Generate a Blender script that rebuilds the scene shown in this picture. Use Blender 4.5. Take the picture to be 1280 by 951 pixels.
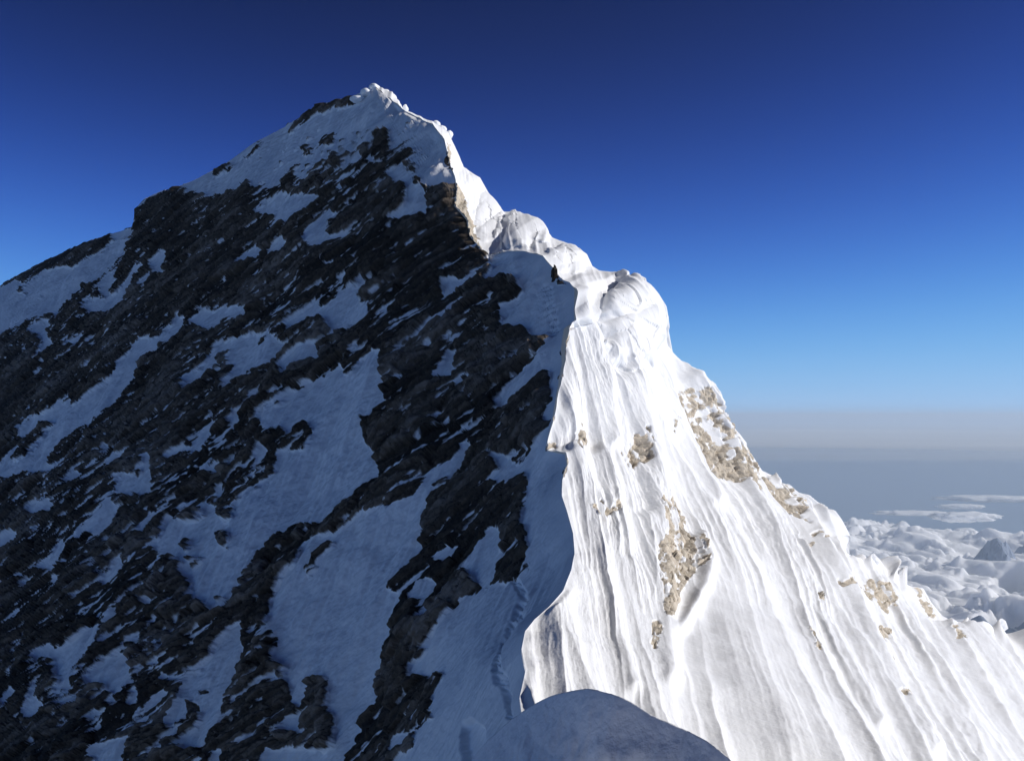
import bpy, math, random
import numpy as np

# ------------------------------------------------------------------ camera, world, sun
sc = bpy.context.scene
for o in list(bpy.data.objects):
    bpy.data.objects.remove(o)
F = 1372.0            # focal length in photo pixels (photo is 1280 wide)
CX, HY = 640.0, 520.0 # principal column, eye level row

cam_d = bpy.data.cameras.new('camera')
cam = bpy.data.objects.new('camera', cam_d)
sc.collection.objects.link(cam)
cam.location = (0, 0, 0)
cam.rotation_euler = (math.radians(90), 0, 0)
cam_d.sensor_width = 36
cam_d.lens = 36 * F / 1280
cam_d.shift_y = (HY - 475.5) / 1280
cam_d.clip_start = 0.5
cam_d.clip_end = 3.0e6
sc.camera = cam

SUN_AZ = math.radians(92)      # from the view direction (+Y) towards the right (+X)
SUN_EL = math.radians(28)
L = np.array([math.sin(SUN_AZ)*math.cos(SUN_EL), math.cos(SUN_AZ)*math.cos(SUN_EL), math.sin(SUN_EL)])

w = bpy.data.worlds.new('World'); sc.world = w; w.use_nodes = True
nt = w.node_tree
bg = nt.nodes['Background']
sky = nt.nodes.new('ShaderNodeTexSky'); sky.sky_type = 'NISHITA'; sky.sun_disc = False
sky.sun_elevation = SUN_EL
sky.sun_rotation = SUN_AZ
sky.altitude = 8000
sky.air_density = 1.0
sky.dust_density = 0.3
sky.ozone_density = 3.0
# response of thin high-altitude air seen through the camera: darker and more saturated overhead
sp = nt.nodes.new('ShaderNodeSeparateColor'); cb = nt.nodes.new('ShaderNodeCombineColor')
nt.links.new(sky.outputs[0], sp.inputs[0])
def wm(op, a, b):
    n = nt.nodes.new('ShaderNodeMath'); n.operation = op
    for i, v in enumerate((a, b)):
        if isinstance(v, (int, float)): n.inputs[i].default_value = v
        else: nt.links.new(v, n.inputs[i])
    return n.outputs[0]
for ch, (g_, b_, a_) in enumerate([(2.85, 68.7, 25.0), (3.25, 47.1, 28.0), (3.8, 28.5, 26.0)]):
    p_ = wm('POWER', wm('MULTIPLY', sp.outputs[ch], .12), g_)
    f_ = wm('DIVIDE', wm('MULTIPLY', p_, a_), wm('ADD', wm('MULTIPLY', p_, b_), 1.0))
    nt.links.new(wm('DIVIDE', f_, .12), cb.inputs[ch])
nt.links.new(cb.outputs[0], bg.inputs[0])
bg.inputs[1].default_value = 0.12

sun_d = bpy.data.lights.new('sun', 'SUN'); sun_d.energy = 3.85; sun_d.angle = math.radians(0.5)
sun_d.color = (1.0, 0.965, 0.92)
sun = bpy.data.objects.new('sun', sun_d); sc.collection.objects.link(sun)
from mathutils import Vector
sun.rotation_euler = Vector(L.tolist()).to_track_quat('Z', 'Y').to_euler()

sc.view_settings.view_transform = 'Standard'
sc.view_settings.look = 'None'
sc.view_settings.exposure = 0.0
sc.view_settings.gamma = 1.0
sc.view_settings.use_curve_mapping = False
sc.cycles.volume_bounces = 8

# ------------------------------------------------------------------ helpers
def tag(o, label=None, cat=None, group=None, kind=None):
    if label: o['label'] = label
    if cat: o['category'] = cat
    if group: o['group'] = group
    if kind: o['kind'] = kind
    return o

def up(px, py, D):
    px = np.asarray(px, float); py = np.asarray(py, float); D = np.asarray(D, float)
    return np.stack([(px-CX)/F*D, D*np.ones_like(px), (HY-py)/F*D], -1)

_rng = np.random.RandomState(7)
PERM = np.concatenate([_rng.permutation(1024)]*3)
GR = _rng.normal(size=(1024, 3)); GR /= np.linalg.norm(GR, axis=1)[:, None]
RND = _rng.rand(1024, 4)
def _h(i, j, k, s=0):
    return PERM[(PERM[(PERM[(i+s) & 1023] + j) & 1023] + k) & 1023]
def perlin(p, seed=0):
    shp = p.shape[:-1]; p = p.reshape(-1, 3)
    out = np.empty(len(p))
    for a in range(0, len(p), 200000):
        q = p[a:a+200000]
        i = np.floor(q).astype(np.int64); f = q - i
        u = f*f*f*(f*(f*6-15)+10)
        r = 0
        for dx in (0, 1):
            wx = u[:, 0] if dx else 1-u[:, 0]
            for dy in (0, 1):
                wy = u[:, 1] if dy else 1-u[:, 1]
                for dz in (0, 1):
                    wz = u[:, 2] if dz else 1-u[:, 2]
                    g = GR[_h(i[:, 0]+dx, i[:, 1]+dy, i[:, 2]+dz, seed*37)]
                    r = r + wx*wy*wz*(g[:, 0]*(f[:, 0]-dx)+g[:, 1]*(f[:, 1]-dy)+g[:, 2]*(f[:, 2]-dz))
        out[a:a+200000] = r*1.5
    return out.reshape(shp)
def fbm(p, octv=4, seed=0, gain=0.5, ridged=False):
    s = 0; a = 1; t = 0
    for o in range(octv):
        n = perlin(p*(2.03**o)+o*17.3, seed+o)
        if ridged: n = 1-2*np.abs(n)
        s = s + a*n; t += a; a *= gain
    return s/t
def voronoi(p, seed=0, jit=0.9):
    """faceted blocks: each cell has its own height and tilt; returns height, edge distance, cell random"""
    shp = p.shape[:-1]; p = p.reshape(-1, 3)
    H = np.empty(len(p)); E = np.empty(len(p)); C = np.empty(len(p))
    for a in range(0, len(p), 200000):
        q = p[a:a+200000]
        i = np.floor(q).astype(np.int64)
        d1 = np.full(len(q), 9.); d2 = np.full(len(q), 9.); hh = np.zeros(len(q)); cc = np.zeros(len(q))
        for dx in (-1, 0, 1):
            for dy in (-1, 0, 1):
                for dz in (-1, 0, 1):
                    h = _h(i[:, 0]+dx, i[:, 1]+dy, i[:, 2]+dz, seed*53)
                    r = RND[h]
                    c = np.stack([i[:, 0]+dx+.5+(r[:, 0]-.5)*jit, i[:, 1]+dy+.5+(r[:, 1]-.5)*jit, i[:, 2]+dz+.5+(r[:, 2]-.5)*jit], -1)
                    v = q-c
                    d = np.sqrt((v*v).sum(1))
                    val = r[:, 3] + (v*GR[h]).sum(1)*0.9
                    m = d < d1
                    d2 = np.where(m, d1, np.minimum(d2, d))
                    hh = np.where(m, val, hh); cc = np.where(m, r[:, 3], cc)
                    d1 = np.where(m, d, d1)
        H[a:a+200000] = hh; E[a:a+200000] = d2-d1; C[a:a+200000] = cc
    return H.reshape(shp), E.reshape(shp), C.reshape(shp)

def mesh_obj(name, V, faces, mats, smooth=True, attrs=None):
    me = bpy.data.meshes.new(name)
    V = np.asarray(V, np.float32); faces = np.asarray(faces, np.int32)
    k = faces.shape[1]
    me.vertices.add(len(V)); me.vertices.foreach_set('co', V.ravel())
    me.loops.add(faces.size); me.loops.foreach_set('vertex_index', faces.ravel())
    me.polygons.add(len(faces))
    me.polygons.foreach_set('loop_start', np.arange(0, faces.size, k, dtype=np.int32))
    me.polygons.foreach_set('use_smooth', np.full(len(faces), smooth))
    me.update(calc_edges=True)
    if attrs:
        for n, a in attrs.items():
            at = me.attributes.new(n, 'FLOAT', 'POINT'); at.data.foreach_set('value', np.asarray(a, np.float32))
    for m in (mats if isinstance(mats, (list, tuple)) else [mats]): me.materials.append(m)
    o = bpy.data.objects.new(name, me); sc.collection.objects.link(o)
    return o

def grid_faces(nr, nc, flip=False):
    i, j = np.meshgrid(np.arange(nr-1), np.arange(nc-1), indexing='ij')
    a = i*nc+j
    f = np.stack([a, a+1, a+nc+1, a+nc], -1).reshape(-1, 4)
    return f[:, ::-1].copy() if flip else f

def sub_obj(name, V, f, keep, mats, attrs):
    ff = f[keep]
    used, inv = np.unique(ff, return_inverse=True)
    return mesh_obj(name, V[used], inv.reshape(ff.shape), mats, True, {k: a[used] for k, a in attrs.items()})

# ------------------------------------------------------------------ materials
def nodes(mat):
    mat.use_nodes = True
    nt = mat.node_tree
    return nt, nt.nodes, nt.links, nt.nodes['Principled BSDF']

def mountain_material(name, rock_dark, rock_light, tint):
    m = bpy.data.materials.new(name); nt, N, K, B = nodes(m)
    geo = N.new('ShaderNodeNewGeometry')
    at = N.new('ShaderNodeAttribute'); at.attribute_name = 'rock'
    tone = N.new('ShaderNodeAttribute'); tone.attribute_name = 'tone'
    def noise(scale, detail, rough=0.6):
        n = N.new('ShaderNodeTexNoise'); n.inputs['Scale'].default_value = scale
        n.inputs['Detail'].default_value = detail; n.inputs['Roughness'].default_value = rough
        K.new(geo.outputs['Position'], n.inputs['Vector']); return n
    n1 = noise(1.3, 4, .6); n2 = noise(.35, 4); n3 = noise(3, 2)
    def math_(op, a, b=None):
        q = N.new('ShaderNodeMath'); q.operation = op
        for i, v in enumerate((a, b)):
            if v is None: continue
            if isinstance(v, (int, float)): q.inputs[i].default_value = v
            else: K.new(v, q.inputs[i])
        return q.outputs[0]
    # crisp, ragged edge between snow and rock
    e = math_('ADD', at.outputs['Fac'], math_('MULTIPLY', math_('SUBTRACT', n1.outputs[0], 0.5), 0.42))
    mr = N.new('ShaderNodeMapRange'); mr.inputs[1].default_value = .33; mr.inputs[2].default_value = .67
    K.new(e, mr.inputs[0])
    cr = N.new('ShaderNodeValToRGB')
    cr.color_ramp.elements[0].position = .25; cr.color_ramp.elements[0].color = (*rock_dark, 1)
    cr.color_ramp.elements[1].position = .85; cr.color_ramp.elements[1].color = (*rock_light, 1)
    mid = cr.color_ramp.elements.new(.55); mid.color = (*tint, 1)
    K.new(math_('ADD', math_('MULTIPLY', tone.outputs['Fac'], .6), math_('MULTIPLY', n1.outputs[0], .5)), cr.inputs[0])
    snow = N.new('ShaderNodeMix'); snow.data_type = 'RGBA'
    snow.inputs[6].default_value = (.86, .87, .88, 1); snow.inputs[7].default_value = (.90, .90, .90, 1)
    K.new(n2.outputs[0], snow.inputs[0])
    mx = N.new('ShaderNodeMix'); mx.data_type = 'RGBA'
    K.new(mr.outputs[0], mx.inputs[0]); K.new(snow.outputs[2], mx.inputs[6]); K.new(cr.outputs[0], mx.inputs[7])
    K.new(mx.outputs[2], B.inputs['Base Color'])
    ro = N.new('ShaderNodeMix'); ro.data_type = 'FLOAT'
    ro.inputs[2].default_value = .65; ro.inputs[3].default_value = .9
    K.new(mr.outputs[0], ro.inputs[0]); K.new(ro.outputs[0], B.inputs['Roughness'])
    B.inputs['Specular IOR Level'].default_value = .2
    bmp = N.new('ShaderNodeBump'); bmp.inputs['Distance'].default_value = .25
    st = N.new('ShaderNodeMix'); st.data_type = 'FLOAT'; st.inputs[2].default_value = .3; st.inputs[3].default_value = .9
    K.new(mr.outputs[0], st.inputs[0]); K.new(st.outputs[0], bmp.inputs['Strength'])
    K.new(math_('ADD', n1.outputs[0], math_('MULTIPLY', n3.outputs[0], .35)), bmp.inputs['Height'])
    K.new(bmp.outputs[0], B.inputs['Normal'])
    return m

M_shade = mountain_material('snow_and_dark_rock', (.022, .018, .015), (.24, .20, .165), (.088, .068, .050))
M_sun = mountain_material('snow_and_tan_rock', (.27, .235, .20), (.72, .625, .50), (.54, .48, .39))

def plain(name, col, rough=.8, var=.1, scale=1.0, bump=0, col2=None):
    m = bpy.data.materials.new(name); nt, N, K, B = nodes(m)
    geo = N.new('ShaderNodeNewGeometry')
    n = N.new('ShaderNodeTexNoise'); n.inputs['Scale'].default_value = scale; n.inputs['Detail'].default_value = 6
    K.new(geo.outputs['Position'], n.inputs['Vector'])
    mx = N.new('ShaderNodeMix'); mx.data_type = 'RGBA'
    mx.inputs[6].default_value = (*[c*(1-var) for c in col], 1)
    mx.inputs[7].default_value = (*(col2 if col2 else [min(.92, c*(1+var)) for c in col]), 1)
    K.new(n.outputs[0], mx.inputs[0]); K.new(mx.outputs[2], B.inputs['Base Color'])
    B.inputs['Roughness'].default_value = rough; B.inputs['Specular IOR Level'].default_value = .1
    if bump:
        b = N.new('ShaderNodeBump'); b.inputs['Distance'].default_value = bump; b.inputs['Strength'].default_value = .4
        K.new(n.outputs[0], b.inputs['Height']); K.new(b.outputs[0], B.inputs['Normal'])
    return m
M_snow = plain('wind_packed_snow', (.88, .885, .89), .65, .02, .8, .12)
M_near = plain('trodden_snow', (.86, .87, .89), .7, .04, 3.0, .22)
M_cloud = plain('cloud', (.96, .955, .94), 1.0, .01, .0006)
for n_ in M_cloud.node_tree.nodes:
    if n_.type == 'BSDF_PRINCIPLED':
        n_.inputs['Subsurface Weight'].default_value = 1.0
        n_.inputs['Subsurface Scale'].default_value = 260.0
        n_.inputs['Subsurface Radius'].default_value = (1, 1, 1)
M_ground = plain('valley_floor', (.20, .28, .39), 1.0, .12, .00006)
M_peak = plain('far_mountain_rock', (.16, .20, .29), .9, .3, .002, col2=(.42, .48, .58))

# ------------------------------------------------------------------ rock / snow map (outlines drawn over the faces)
W0, H0 = 1280, 951
RK = np.zeros((H0, W0), np.float32)
def poly(c, pts, val):
    ox, oy, s = c
    P = np.array(pts, float)/s + np.array([ox, oy])
    x0, y0 = np.maximum(np.floor(P.min(0)).astype(int), 0)
    x1, y1 = np.minimum(np.ceil(P.max(0)).astype(int)+1, [W0, H0])
    if x1 <= x0 or y1 <= y0: return
    X, Y = np.meshgrid(np.arange(x0, x1)+.5, np.arange(y0, y1)+.5)
    ins = np.zeros(X.shape, bool)
    for k in range(len(P)):
        (ax, ay), (bx, by) = P[k], P[(k+1) % len(P)]
        if ay == by: continue
        c1 = (ay > Y) != (by > Y)
        ins ^= c1 & (X < (bx-ax)*(Y-ay)/(by-ay)+ax)
    RK[y0:y1, x0:x1][ins] = val
def q(s):
    v = [float(t) for t in s.replace(',', ' ').split()]
    return list(zip(v[::2], v[1::2]))
cA = (0, 180, 3.17); cB = (350, 80, 3.17); cC = (560, 280, 3.729); cD = (380, 430, 3.17); cE = (0, 450, 3.17)
cF = (0, 651, 3.17); cG = (200, 200, 3.17); cH = (400, 651, 3.17); cK = (780, 420, 2.536); cL = (780, 651, 2.56)
c0 = (0, 0, 1)
# everything left of the crest starts as rock
poly(c0, q('0 340 170 260 225 225 470 100 560 180 568 222 602 313 612 320 655 314 703 350 718 362 718 400 705 411 702 455 683 553 706 566 708 581 702 620 716 667 718 692 703 739 668 774 651 815 649 872 640 951 0 951'), 1)
S_ = {
cA: ['0 570 60 540 110 560 180 500 300 490 400 430 440 390 520 380 500 440 440 500 400 540 300 600 250 640 230 690 200 670 100 710 0 760',
 '440 350 530 330 530 370 450 390', '395 570 430 520 480 490 470 520 440 560 430 600 400 600',
 '360 620 450 590 500 550 530 500 570 475 575 500 530 560 520 590 490 640 420 670 370 680 320 650', '550 570 580 530 615 515 610 530 570 570',
 '590 480 620 450 640 430 670 430 660 470 640 490 670 520 650 530 610 500', '130 720 180 690 200 720 180 760 210 790 220 800 180 830 140 840 170 790 150 750 110 745',
 '260 780 330 750 350 760 320 790 270 795', '700 680 730 690 740 730 700 770 640 800 580 850 550 900 510 952 420 952 470 900 500 840 530 800 550 770 620 775 680 730',
 '750 710 800 670 860 660 930 640 980 650 960 690 900 680 850 720 820 740 790 700 760 730', '935 460 960 440 1020 410 1050 430 1020 460 950 485',
 '1060 430 1090 400 1120 370 1145 400 1120 430 1070 435', '1015 270 1080 220 1140 190 1160 210 1100 260 1060 285',
 '1120 310 1180 260 1240 230 1268 230 1268 250 1200 300 1130 320',
 '700 175 760 130 860 75 960 30 1000 -5 1268 -5 1268 110 1240 120 1220 150 1190 170 1150 170 1120 180 1010 180 960 180 900 210 870 230 880 200 800 205 760 190',
 '830 830 860 800 920 770 1020 755 1050 760 1020 800 960 850 920 870 900 860 940 800 860 850 850 900 820 950 770 950 800 890',
 '910 860 1000 820 1050 790 1070 750 1120 790 1140 820 1100 850 1070 860 1040 880 990 900 920 950 890 950 930 890',
 '1130 700 1200 660 1268 620 1268 650 1220 690 1180 720 1150 730', '1160 830 1200 810 1268 800 1268 860 1220 850 1170 870'],
cG: ['300 400 330 380 380 350 415 360 400 385 340 410 305 420',
 '575 300 600 270 640 230 680 205 720 220 680 250 660 280 670 310 700 305 760 270 800 240 790 265 720 310 650 350 620 360 580 325',
 '430 360 490 310 515 340 480 370', '380 210 430 190 480 140 560 150 600 140 640 150 620 180 570 200 520 220 460 270 400 310 440 260 480 230 420 220',
 '690 100 740 70 790 40 800 60 760 90 710 125',
 '500 650 560 600 600 570 650 580 700 560 720 520 780 500 800 460 820 470 810 540 800 570 830 590 830 630 790 650 740 640 700 690 670 700 680 660 640 620 590 640 550 660 510 670',
 '540 640 570 600 620 560 740 450 750 460 680 520 600 600', '1000 700 1080 640 1160 590 1220 540 1230 570 1180 610 1120 650 1080 680 1010 715',
 '1115 480 1200 475 1268 450 1268 460 1190 500 1130 560 1120 540 1130 510', '1090 860 1130 810 1150 770 1190 760 1170 800 1185 840 1160 870 1110 880',
 '1170 890 1230 860 1262 855 1255 880 1190 910', '520 950 560 900 620 890 660 830 720 810 745 870 790 800 830 770 900 770 895 850 910 950',
 '480 800 530 750 600 720 650 730 620 780 540 830 510 860 490 850',
 '770 380 800 360 805 390 790 410 775 400', '640 400 700 400 720 420 690 430 650 415', '110 640 170 590 250 600 340 580 350 600 310 620 260 620 200 670 150 660'],
cB: ['-80 260 0 225 40 215 120 150 200 100 290 60 350 60 460 110 520 160 600 200 660 250 660 300 655 400 695 450 680 490 600 500 590 540 590 600 540 620 430 620 500 580 520 500 470 460 480 400 500 370 540 350 490 330 450 370 400 400 370 400 320 380 250 420 200 430 150 430 100 470 60 440 0 470 -60 400',
 '420 440 470 400 490 430 470 480'],
cC: ['180 160 240 145 290 130 420 130 470 190 490 260 520 280 590 290 590 400 580 450 540 480 530 560 520 650 480 720 470 700 490 660 440 690 400 720 330 760 290 780 230 850 210 830 290 740 390 670 460 600 480 530 400 530 370 500 310 490 270 490 260 440 240 390 330 320 330 260 280 250 220 280 180 270 200 210',
 '0 260 70 270 90 280 50 310 0 340', '0 400 60 350 110 330 90 370 40 410 0 450', '310 640 370 600 360 630 330 660', '175 500 220 495 215 515 180 510', '30 750 140 710 130 740 60 760',
 '0 600 50 600 60 640 50 690 20 720 0 730'],
cE: ['490 -5 570 -5 530 60 500 110 460 170 400 220 380 270 320 280 260 310 220 370 200 400 200 420 260 400 210 440 140 450 60 460 0 500 0 410 50 360 70 330 90 360 60 410 110 390 150 340 190 270 230 250 180 250 100 310 65 300 70 260 110 220 170 215 230 180 280 150 290 180 340 160 400 110 450 60',
 '740 120 730 70 790 40 840 0 880 0 860 50 810 100 770 110', '910 100 930 50 1000 10 1050 0 1110 0 1080 30 1000 50 950 90',
 '640 390 690 350 750 340 780 290 830 260 850 200 850 270 820 320 800 370 750 360 700 370 660 390', '470 510 510 460 560 470 590 380 620 400 600 450 620 470 600 500 620 520 560 540 480 540',
 '460 550 470 600 440 670 420 690 370 690 320 720 300 700 360 660 420 590 440 560', '780 410 860 410 860 445 790 445', '920 200 960 180 1030 120 1045 140 1000 170 960 200 950 260 940 300 915 250',
 '1000 430 1010 370 1040 330 1060 360 1040 410 1020 440', '1040 230 1100 190 1150 130 1200 100 1240 130 1268 100 1268 200 1240 230 1200 250 1160 300 1140 310 1130 270 1080 270 1050 280',
 '1100 360 1170 350 1210 360 1240 330 1268 260 1268 600 1180 650 1130 690 1100 700 1050 750 1000 790 970 850 930 950 780 950 760 900 730 850 720 820 760 790 720 760 700 720 740 700 770 650 800 600 780 560 830 560 880 640 930 640 930 560 960 560 1010 520 1060 470 1090 420',
 '540 690 560 650 600 610 640 620 600 660 580 700', '570 760 640 700 670 620 690 610 700 660 730 700 720 740 720 790 690 780 660 810 650 760 620 750',
 '110 590 150 570 210 560 215 600 160 620 120 610', '0 700 40 670 70 680 30 720 0 740', '130 830 180 790 210 770 240 730 265 710 260 760 230 800 220 835', '400 880 430 840 470 800 500 770 500 810 470 850 440 880',
 '920 430 930 380 960 380 950 410 930 435', '240 490 290 440 330 450 300 480', '160 510 190 470 215 480 200 510', '390 370 410 330 440 335 420 370', '410 440 460 370 500 370 500 400 450 440', '830 520 850 480 880 490 870 540',
 '1100 900 1150 850 1220 800 1268 700 1268 900 1200 950 1080 950'],
cF: ['340 630 400 540 450 520 520 530 520 660 460 690 430 680 420 640 360 650', '130 530 150 510 200 490 240 510 260 500 330 440 390 400 400 430 380 500 330 570 290 590 270 650 250 700 240 690 260 620 210 600 230 560 180 540 140 550',
 '400 400 450 340 480 340 460 400 420 410', '90 760 110 700 140 650 170 620 160 680 140 710 200 730 140 770 110 785', '20 730 30 690 60 660 70 690 40 730', '380 890 440 870 530 870 520 930 500 960 400 960 360 920',
 '620 500 640 460 665 460 660 510 640 525', '630 630 650 600 680 620 650 635', '600 720 640 680 680 690 650 720', '610 560 640 550 640 575 610 575',
 '920 430 970 400 970 520 940 600 920 680 900 720 880 790 840 850 820 900 760 910 720 910 740 860 780 830 810 790 790 740 750 720 740 790 670 830 680 770 730 720 720 670 750 620 800 600 820 560 860 490',
 '500 730 540 680 570 640 565 720 530 740', '350 800 370 750 385 730 385 770 440 740 430 770 370 800',
 '640 110 690 60 700 -5 1100 -5 1040 50 1010 130 1000 190 960 230 950 300 930 260 900 310 870 310 880 370 840 380 830 340 850 290 800 310 760 280 790 240 730 210 740 180 700 130 660 180',
 '1070 310 1130 260 1180 200 1220 130 1268 60 1268 620 1230 640 1220 700 1190 740 1160 720 1130 620 1140 590 1090 560 1110 480 1080 430 1085 360', '1060 900 1100 910 1240 910 1268 860 1268 960 1050 960',
 '1110 790 1170 770 1200 790 1190 840 1130 830', '510 270 560 255 580 270 530 275', '560 310 600 310 600 330 565 330', '180 300 210 230 240 210 230 270 195 305', '75 240 95 215 120 220 90 260', '850 920 890 900 900 960 845 960'],
cD: ['100 120 130 80 150 110 170 150 210 110 230 60 270 35 330 45 320 110 330 200 345 240 300 280 240 310 240 400 280 410 300 450 310 540 250 560 180 610 140 650 110 680 0 740 0 420 40 380 30 320 0 300 0 150 50 130',
 '0 790 70 770 160 740 220 700 320 660 360 640 440 600 500 520 540 500 590 460 620 390 655 380 640 440 610 490 540 540 490 600 475 660 465 800 420 850 370 880 330 950 0 950',
 '520 140 560 90 580 50 620 30 600 70 615 110 560 150', '600 165 690 125 680 150 610 175', '750 230 850 140 930 80 960 30 1000 0 1015 0 1020 90 990 150 970 150 985 100 940 120 860 180 790 250',
 '740 440 790 430 830 470 900 400 950 340 970 330 960 420 1040 430 1025 520 1045 650 1070 800 1070 880 1040 950 790 950 890 900 880 640 890 550 860 500 820 520 770 540 700 550 740 510 780 490',
 '585 910 640 860 700 800 740 750 790 735 795 800 760 860 750 950 680 950 660 890 600 915', '500 840 560 800 605 800 570 850 520 855', '430 375 460 370 450 390', '440 940 490 920 520 950 440 950',
 '970 160 1000 120 1010 180 1000 260 970 300 950 300 960 250 990 220', '850 60 880 40 870 80', '360 140 400 130 390 160'],
cH: ['0 220 150 40 180 0 400 0 395 100 330 160 270 230 265 275 330 285 290 380 270 470 230 550 215 640 215 730 180 760 150 830 130 870 100 960 0 960 0 910 50 880 40 830 30 770 40 730 35 650 0 620',
 '345 300 380 240 400 230 420 250 450 220 455 250 420 290 360 320', '380 380 400 340 435 335 440 370 410 400', '440 140 500 100 545 95 530 130 510 155 500 130 450 150',
 '520 210 590 170 650 100 690 40 730 30 735 100 700 170 690 200 670 270 635 265 620 210 590 190',
 '350 560 400 540 430 510 400 500 430 460 510 370 560 310 640 275 680 265 760 230 820 200 830 180 825 0 990 0 1010 100 1010 180 990 230 940 310 860 390 820 440 805 520 820 600 800 690 830 730 950 670 1268 760 1268 960 270 960 380 900 380 830 470 790 440 740 440 690 490 600 450 600 370 620 355 590',
 '270 880 290 840 375 825 360 860 280 910', '350 770 390 730 400 740 360 790'],
}
R_ = {
cA: ['70 520 100 485 140 485 190 460 270 425 380 390 440 365 440 395 380 420 310 470 290 450 230 450 190 490 150 515 90 530', '72 568 102 568 97 592 78 592', '145 588 165 588 155 607',
 '850 88 880 80 922 78 915 95 870 125 850 137', '962 50 1000 28 1015 0 1035 5 1012 42 975 62', '1118 172 1160 122 1177 140 1162 172 1130 177', '958 160 990 148 1007 170 985 192 970 187', '1202 30 1237 18 1232 47 1203 47'],
cB: ['30 272 60 232 150 186 250 146 300 130 302 152 200 188 120 228 50 272', '5 240 60 212 110 186 112 194 60 224 15 248', '118 182 150 146 192 146 182 168 140 188',
 '158 310 185 282 217 272 207 312 190 327 168 327', '88 350 120 328 132 345 112 367 93 367', '198 385 235 362 252 380 237 412 208 412', '318 320 350 318 357 345 335 368 318 350', '372 272 442 272 442 320 452 362 400 395 378 385 362 350 385 310',
 '462 362 490 327 520 343 537 350 507 377 480 384', '508 410 542 403 532 437 498 432', '543 468 583 473 577 502 548 497', '585 505 692 495 705 540 675 585 598 595', '5 480 40 438 67 448 62 482 18 497', '88 470 150 438 202 428 262 470 200 492 150 512 98 522',
 '150 185 172 160 178 168 160 190'],
cE: ['858 698 917 688 912 752 880 738', '748 800 812 768 802 802 758 818', '728 720 750 698 772 730 738 762', '1010 800 1040 740 1100 690 1180 650 1268 645 1268 685 1220 700 1180 740 1160 820 1100 880 1070 910 1060 850'],
cF: ['788 668 822 668 822 688 793 688', '985 380 1010 330 1060 350 1085 420 1110 480 1090 560 1140 590 1130 640 1150 720 1140 790 1110 860 1050 880 1045 960 910 960 925 850 940 760 935 680 955 590 980 500'],
cD: ['20 900 60 850 120 800 142 800 80 872 30 942', '0 745 80 705 200 675 290 668 200 714 90 755 0 780', '240 310 300 280 345 250 350 400 300 450 270 410 238 405'],
cH: ['0 628 32 622 37 692 0 722', '8 750 45 758 42 892 0 912', '98 900 132 888 122 952 95 952', '148 802 176 762 192 790 163 822'],
cC: ['200 290 260 250 320 252 342 292 330 322 270 362 205 400'],
}
for c, ls in S_.items():
    for s in ls: poly(c, q(s), 0)
for c, ls in R_.items():
    for s in ls: poly(c, q(s), 1)
# rock showing through the sunlit face
RS = [(cK, '150 185 200 165 240 205 270 235 330 265 365 330 395 365 405 440 400 500 380 550 350 500 300 480 250 430 230 380 200 330 180 260 140 220', .66),
 (cK, '330 330 370 330 395 370 405 440 395 500 380 545 350 500 320 430', .8),
 (cK, '130 260 155 250 150 300 125 320', .6), (cK, '0 395 15 325 45 310 50 360 60 420 30 425 0 435', .8),
 (cK, '80 560 110 500 130 520 150 570 180 640 220 700 225 770 180 800 160 870 150 920 120 920 100 850 90 780 85 700 120 650 90 610', .74),
 (cK, '410 470 450 460 505 492 540 540 550 570 520 600 540 640 500 600 460 590 440 540', .62), (cK, '530 690 550 670 610 680 620 700 560 710 510 690', .75),
 (cK, '640 830 700 820 740 800 770 790 830 805 850 870 830 900 780 870 740 840 680 850 650 860', .68), (cK, '915 790 930 790 940 820 980 890 980 920 950 900 920 830', .7), (cK, '565 880 590 890 600 920 575 905', .8),
 (cL, '740 400 800 370 850 340 860 370 820 410 850 480 870 540 840 530 790 450 760 410', .66), (cL, '850 590 910 570 920 590 880 630 850 610', .75), (cL, '555 400 570 410 600 480 585 470', .7),
 (cL, '80 340 120 340 100 420 80 450', .7), (cL, '720 510 740 530 770 600 750 590', .7), (cL, '1050 370 1070 360 1070 400 1050 400', .7), (cL, '960 310 985 305 1000 330 980 340', .7),
 (cD, '1040 390 1070 370 1080 300 1090 390 1110 400 1080 480 1070 440', .75), (cD, '1150 640 1240 640 1230 690 1180 710', .68), (cD, '1115 660 1140 670 1160 750 1130 700', .66), (cD, '1240 430 1268 470 1268 510', .8)]
for c, s, v in RS: poly(c, q(s), v)

def sampleRK(px, py):
    x = np.clip(px-.5, 0, W0-1.001); y = np.clip(py-.5, 0, H0-1.001)
    i = x.astype(int); j = y.astype(int); fx = x-i; fy = y-j
    i1 = np.minimum(i+1, W0-1); j1 = np.minimum(j+1, H0-1)
    return (RK[j, i]*(1-fx)+RK[j, i1]*fx)*(1-fy)+(RK[j1, i]*(1-fx)+RK[j1, i1]*fx)*fy

# ------------------------------------------------------------------ the mountain: crest lines as (v, px, py, depth)
NL = np.array([-.6, -.5, .62])
def wplane(px, py):
    d = NL[0]*(np.asarray(px, float)-CX)/F+NL[1]+NL[2]*(HY-np.asarray(py, float))/F
    return np.maximum(-d/84., .0012)
def col(vals):   # v, px, py (, D) -> interpolator of (px, py, w)
    a = np.array([(t[0], t[1], t[2], (1./t[3] if len(t) > 3 else float(wplane(t[1], t[2])))) for t in vals])
    def f(v): return np.stack([np.interp(v, a[:, 0], a[:, k]) for k in (1, 2, 3)], -1)
    return f
def with_depth(pts, dep):   # depth knots by v
    dv = [d[0] for d in dep]; dw = [1./d[1] for d in dep]
    return [(p[0], p[1], p[2], 1./np.interp(p[0], dv, dw)) for p in pts]

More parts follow.
